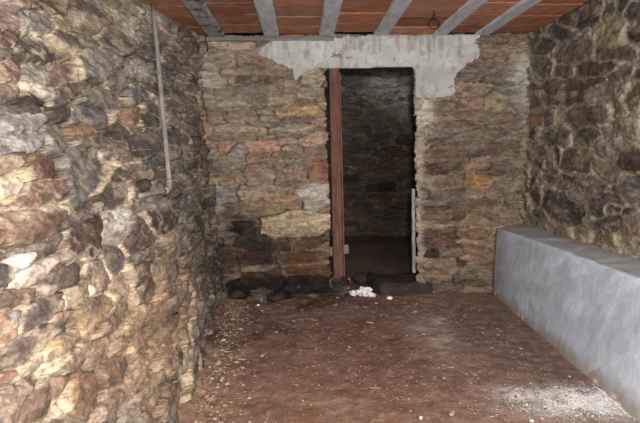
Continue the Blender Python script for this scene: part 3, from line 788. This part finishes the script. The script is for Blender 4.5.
def s_bank(r_):
    Y_ = r_.uniform(1.4, D-.1); return line_x(fl[0], fl[1], Y_)+.03+abs(r_.gauss(0, .10)), Y_
def s_powder(r_):
    p = on_z(585+r_.gauss(0, 38), 401+r_.gauss(0, 9), 0)
    return min(float(p[0]), lx2(f0, f1, p[1])-.01), float(p[1])
litter('floor_debris', 3600, s_floor, 'tiny chips and straw strewn over the reddish earth floor', M_lit, (.0025, .0065), 4, .3)
litter('wall_foot_rubble', 1500, s_bank, 'small pale stone crumbs banked along the foot of the left wall', M_lit, (.004, .011), 6, .15)
M_pow = stone_mat('powder_chips', var=.1, bump=.1, fine=80)
o = litter('white_crumbs', 1300, s_powder, 'white plaster crumbs spilled on the floor beside the near end of the bench', M_pow, (.0010, .0034), 8, 0)
ca_ = o.data.color_attributes['Col']; n_ = len(ca_.data)
ca_.data.foreach_set('color', np.tile(np.array([*lin((214, 208, 200)), 1], np.float32), n_))

# ------------------------------------------------------------------ PIPE on the left wall
def tube_bm(pts, r, seg=14, cap=True):
    bm = bmesh.new(); R_ = []
    pts = [Vector(p) for p in pts]
    up = Vector((1, .3, 0)).normalized()
    for i, p in enumerate(pts):
        t = (pts[min(i+1, len(pts)-1)]-pts[max(i-1, 0)]).normalized()
        s = t.cross(up); s = s.normalized() if s.length > 1e-3 else Vector((0, 1, 0)); q = s.cross(t).normalized()
        rr_ = r[i] if isinstance(r, (list, tuple)) else r
        R_.append([bm.verts.new(p+(s*math.cos(6.28318*m_/seg)+q*math.sin(6.28318*m_/seg))*rr_) for m_ in range(seg)])
    for i in range(len(pts)-1):
        for m_ in range(seg): bm.faces.new((R_[i][m_], R_[i][(m_+1) % seg], R_[i+1][(m_+1) % seg], R_[i+1][m_]))
    if cap: bm.faces.new(R_[0]); bm.faces.new(R_[-1])
    return bm
M_pipe = simple_mat('painted_pipe', (112, 106, 100), (150, 144, 136), 16, .2, (2, 2, .6), rough=.6, spots=((96, 74, 58), 14, .62, .75))
def pipe_pt(px, py, y): return Vector(on_y(px, py, y))
# the pipe hangs plumb in front of the wall: fix its depth from the wall behind it
wpts = [on_left(154, 5)[0], on_left(162, 95)[0], on_left(170, 186)[0]]
yp = sum(p.y for p in wpts)/3
print('pipe wall pts', [tuple(round(c, 2) for c in p) for p in wpts])
def off_wall(px, py, o_): # a point on the sight line standing o_ proud of the wall
    d = ray(px, py); p, (i, j) = on_left(px, py); n_ = LW.N[i, j]; p0 = LW.P[i, j]+n_*(o_)
    t_ = np.dot(p0-CAM, n_)/np.dot(d, n_); return Vector(CAM+d*t_)
top = off_wall(152.6, 0, .05); el = off_wall(170, 190, .055); en_ = off_wall(139, 196, .02)
dirp = (top-el).normalized(); top = top+dirp*((CEIL+.01-top.z)/dirp.z) if dirp.z > 0 else top
pipe = empty('metal_pipe', tuple(el), 'thin grey vertical pipe on the left wall with an elbow at its foot', 'pipe')
pr = .0135
c0_ = el+dirp*.05; d2_ = (en_-el).normalized()
def bez(a, b, c, n=8): return [a*(1-t)**2+b*2*t*(1-t)+c*t*t for t in [i/n for i in range(n+1)]]
bm_obj('upright_tube', tube_bm([top.lerp(c0_, i/12) for i in range(13)], pr), M_pipe, pipe, smooth=True)
eb = bez(el+dirp*.06, el, el+d2_*.06)
bm_obj('elbow', tube_bm(eb, [pr*1.35]*len(eb)), M_pipe, pipe, smooth=True)
bm_obj('side_tube', tube_bm([(el+d2_*.05).lerp(en_, i/6) for i in range(7)], pr*.85), M_pipe, pipe, smooth=True)
p1 = off_wall(156, 40, .04); 
# dark stub poking out of the wall
sp_, (si, sj) = on_left(138, 188)
nrm = Vector(LW.N[si, sj])
pts = [sp_+nrm*(-.03+.085*i/6) for i in range(7)]
rs = [.030, .031, .031, .030, .029, .027, .019]
bmx = tube_bm(pts, rs, 16)
for v in bmx.verts: v.co += Vector((0, random.uniform(-.002, .002), random.uniform(-.003, .003)))
M_stub = simple_mat('dark_stub', (48, 38, 34), (78, 62, 53), 20, .6)
o = bm_obj('wall_stub', bmx, M_stub, smooth=True); tag(o, 'dark rounded stub sticking out of the left wall beside the pipe elbow', 'stub')

# ------------------------------------------------------------------ iron ring under the ceiling
M_iron = simple_mat('rusty_iron', (34, 26, 22), (66, 46, 36), 30, .5, rough=.7, metal=.4)
rp = on_z(434, 12, CEIL); yr = float(rp[1])
ring_c = Vector(on_y(434, 24, yr)); rr_ = 5.2/F*yr
ring = empty('iron_ring', (ring_c.x, yr, ring_c.z), 'small dark iron ring hanging from a hook in the ceiling above the lintel', 'ring')
bm_obj('loop', tube_bm([ring_c+Vector((math.cos(a)*rr_, math.sin(a)*.012, math.sin(a)*rr_)) for a in [6.28318*i/28 for i in range(29)]], .0042, 8, False), M_iron, ring, smooth=True)
hk = [Vector((ring_c.x-.002, yr, CEIL+.02)), Vector((ring_c.x-.002, yr, CEIL-.02)), Vector((ring_c.x+.004, yr, ring_c.z+rr_+.02)), Vector((ring_c.x+.012, yr+.004, ring_c.z+rr_+.002)), Vector((ring_c.x+.004, yr, ring_c.z+rr_-.012)), Vector((ring_c.x-.010, yr-.004, ring_c.z+rr_-.002)), Vector((ring_c.x-.012, yr, ring_c.z+rr_+.012))]
bm_obj('hook', tube_bm(hk, .0045, 8), M_iron, ring, smooth=True)
# bent wire at the left end of the batten
w0 = Vector(on_y(206, 36, D-.045)); ws = [w0, Vector(on_y(205, 42, D-.05)), Vector(on_y(207, 47, D-.055)), Vector(on_y(207.5, 51, D-.05))]
o = bm_obj('bent_wire', tube_bm(ws, .0035, 8), M_iron, smooth=True); tag(o, 'short dark bent wire hanging from the left end of the batten', 'wire')

# ------------------------------------------------------------------ camera, light
cam = bpy.data.cameras.new('camera'); co = bpy.data.objects.new('camera', cam); COL.objects.link(co)
cam.sensor_width = 36; cam.lens = F/W*36; cam.clip_start = .02
co.matrix_world = Matrix(((CR[0], CU[0], -CF[0], CAM[0]), (CR[1], CU[1], -CF[1], CAM[1]), (CR[2], CU[2], -CF[2], CAM[2]), (0, 0, 0, 1)))
bpy.context.scene.camera = co
def area(name, loc, target, size, power, col):
    l_ = bpy.data.lights.new(name, 'AREA'); l_.shape = 'DISK'; l_.size = size; l_.energy = power; l_.color = col
    o = bpy.data.objects.new(name, l_); COL.objects.link(o); o.location = loc
    o.rotation_euler = (Vector(target)-Vector(loc)).to_track_quat('-Z', 'Y').to_euler(); return o
area('camera_flash', (.06, -.12, 1.27), (.25, 4, .95), .10, 95, (1, .955, .90))
area('daylight_from_entrance', (1.0, -1.2, 1.7), (.6, 3.5, .6), 1.3, 125, (.86, .93, 1.0))
w = bpy.data.worlds.new('world'); bpy.context.scene.world = w; w.use_nodes = True
w.node_tree.nodes['Background'].inputs[0].default_value = (.62, .72, .88, 1); w.node_tree.nodes['Background'].inputs[1].default_value = .55
sc = bpy.context.scene
sc.view_settings.view_transform = 'Standard'; sc.view_settings.look = 'None'; sc.view_settings.exposure = 0
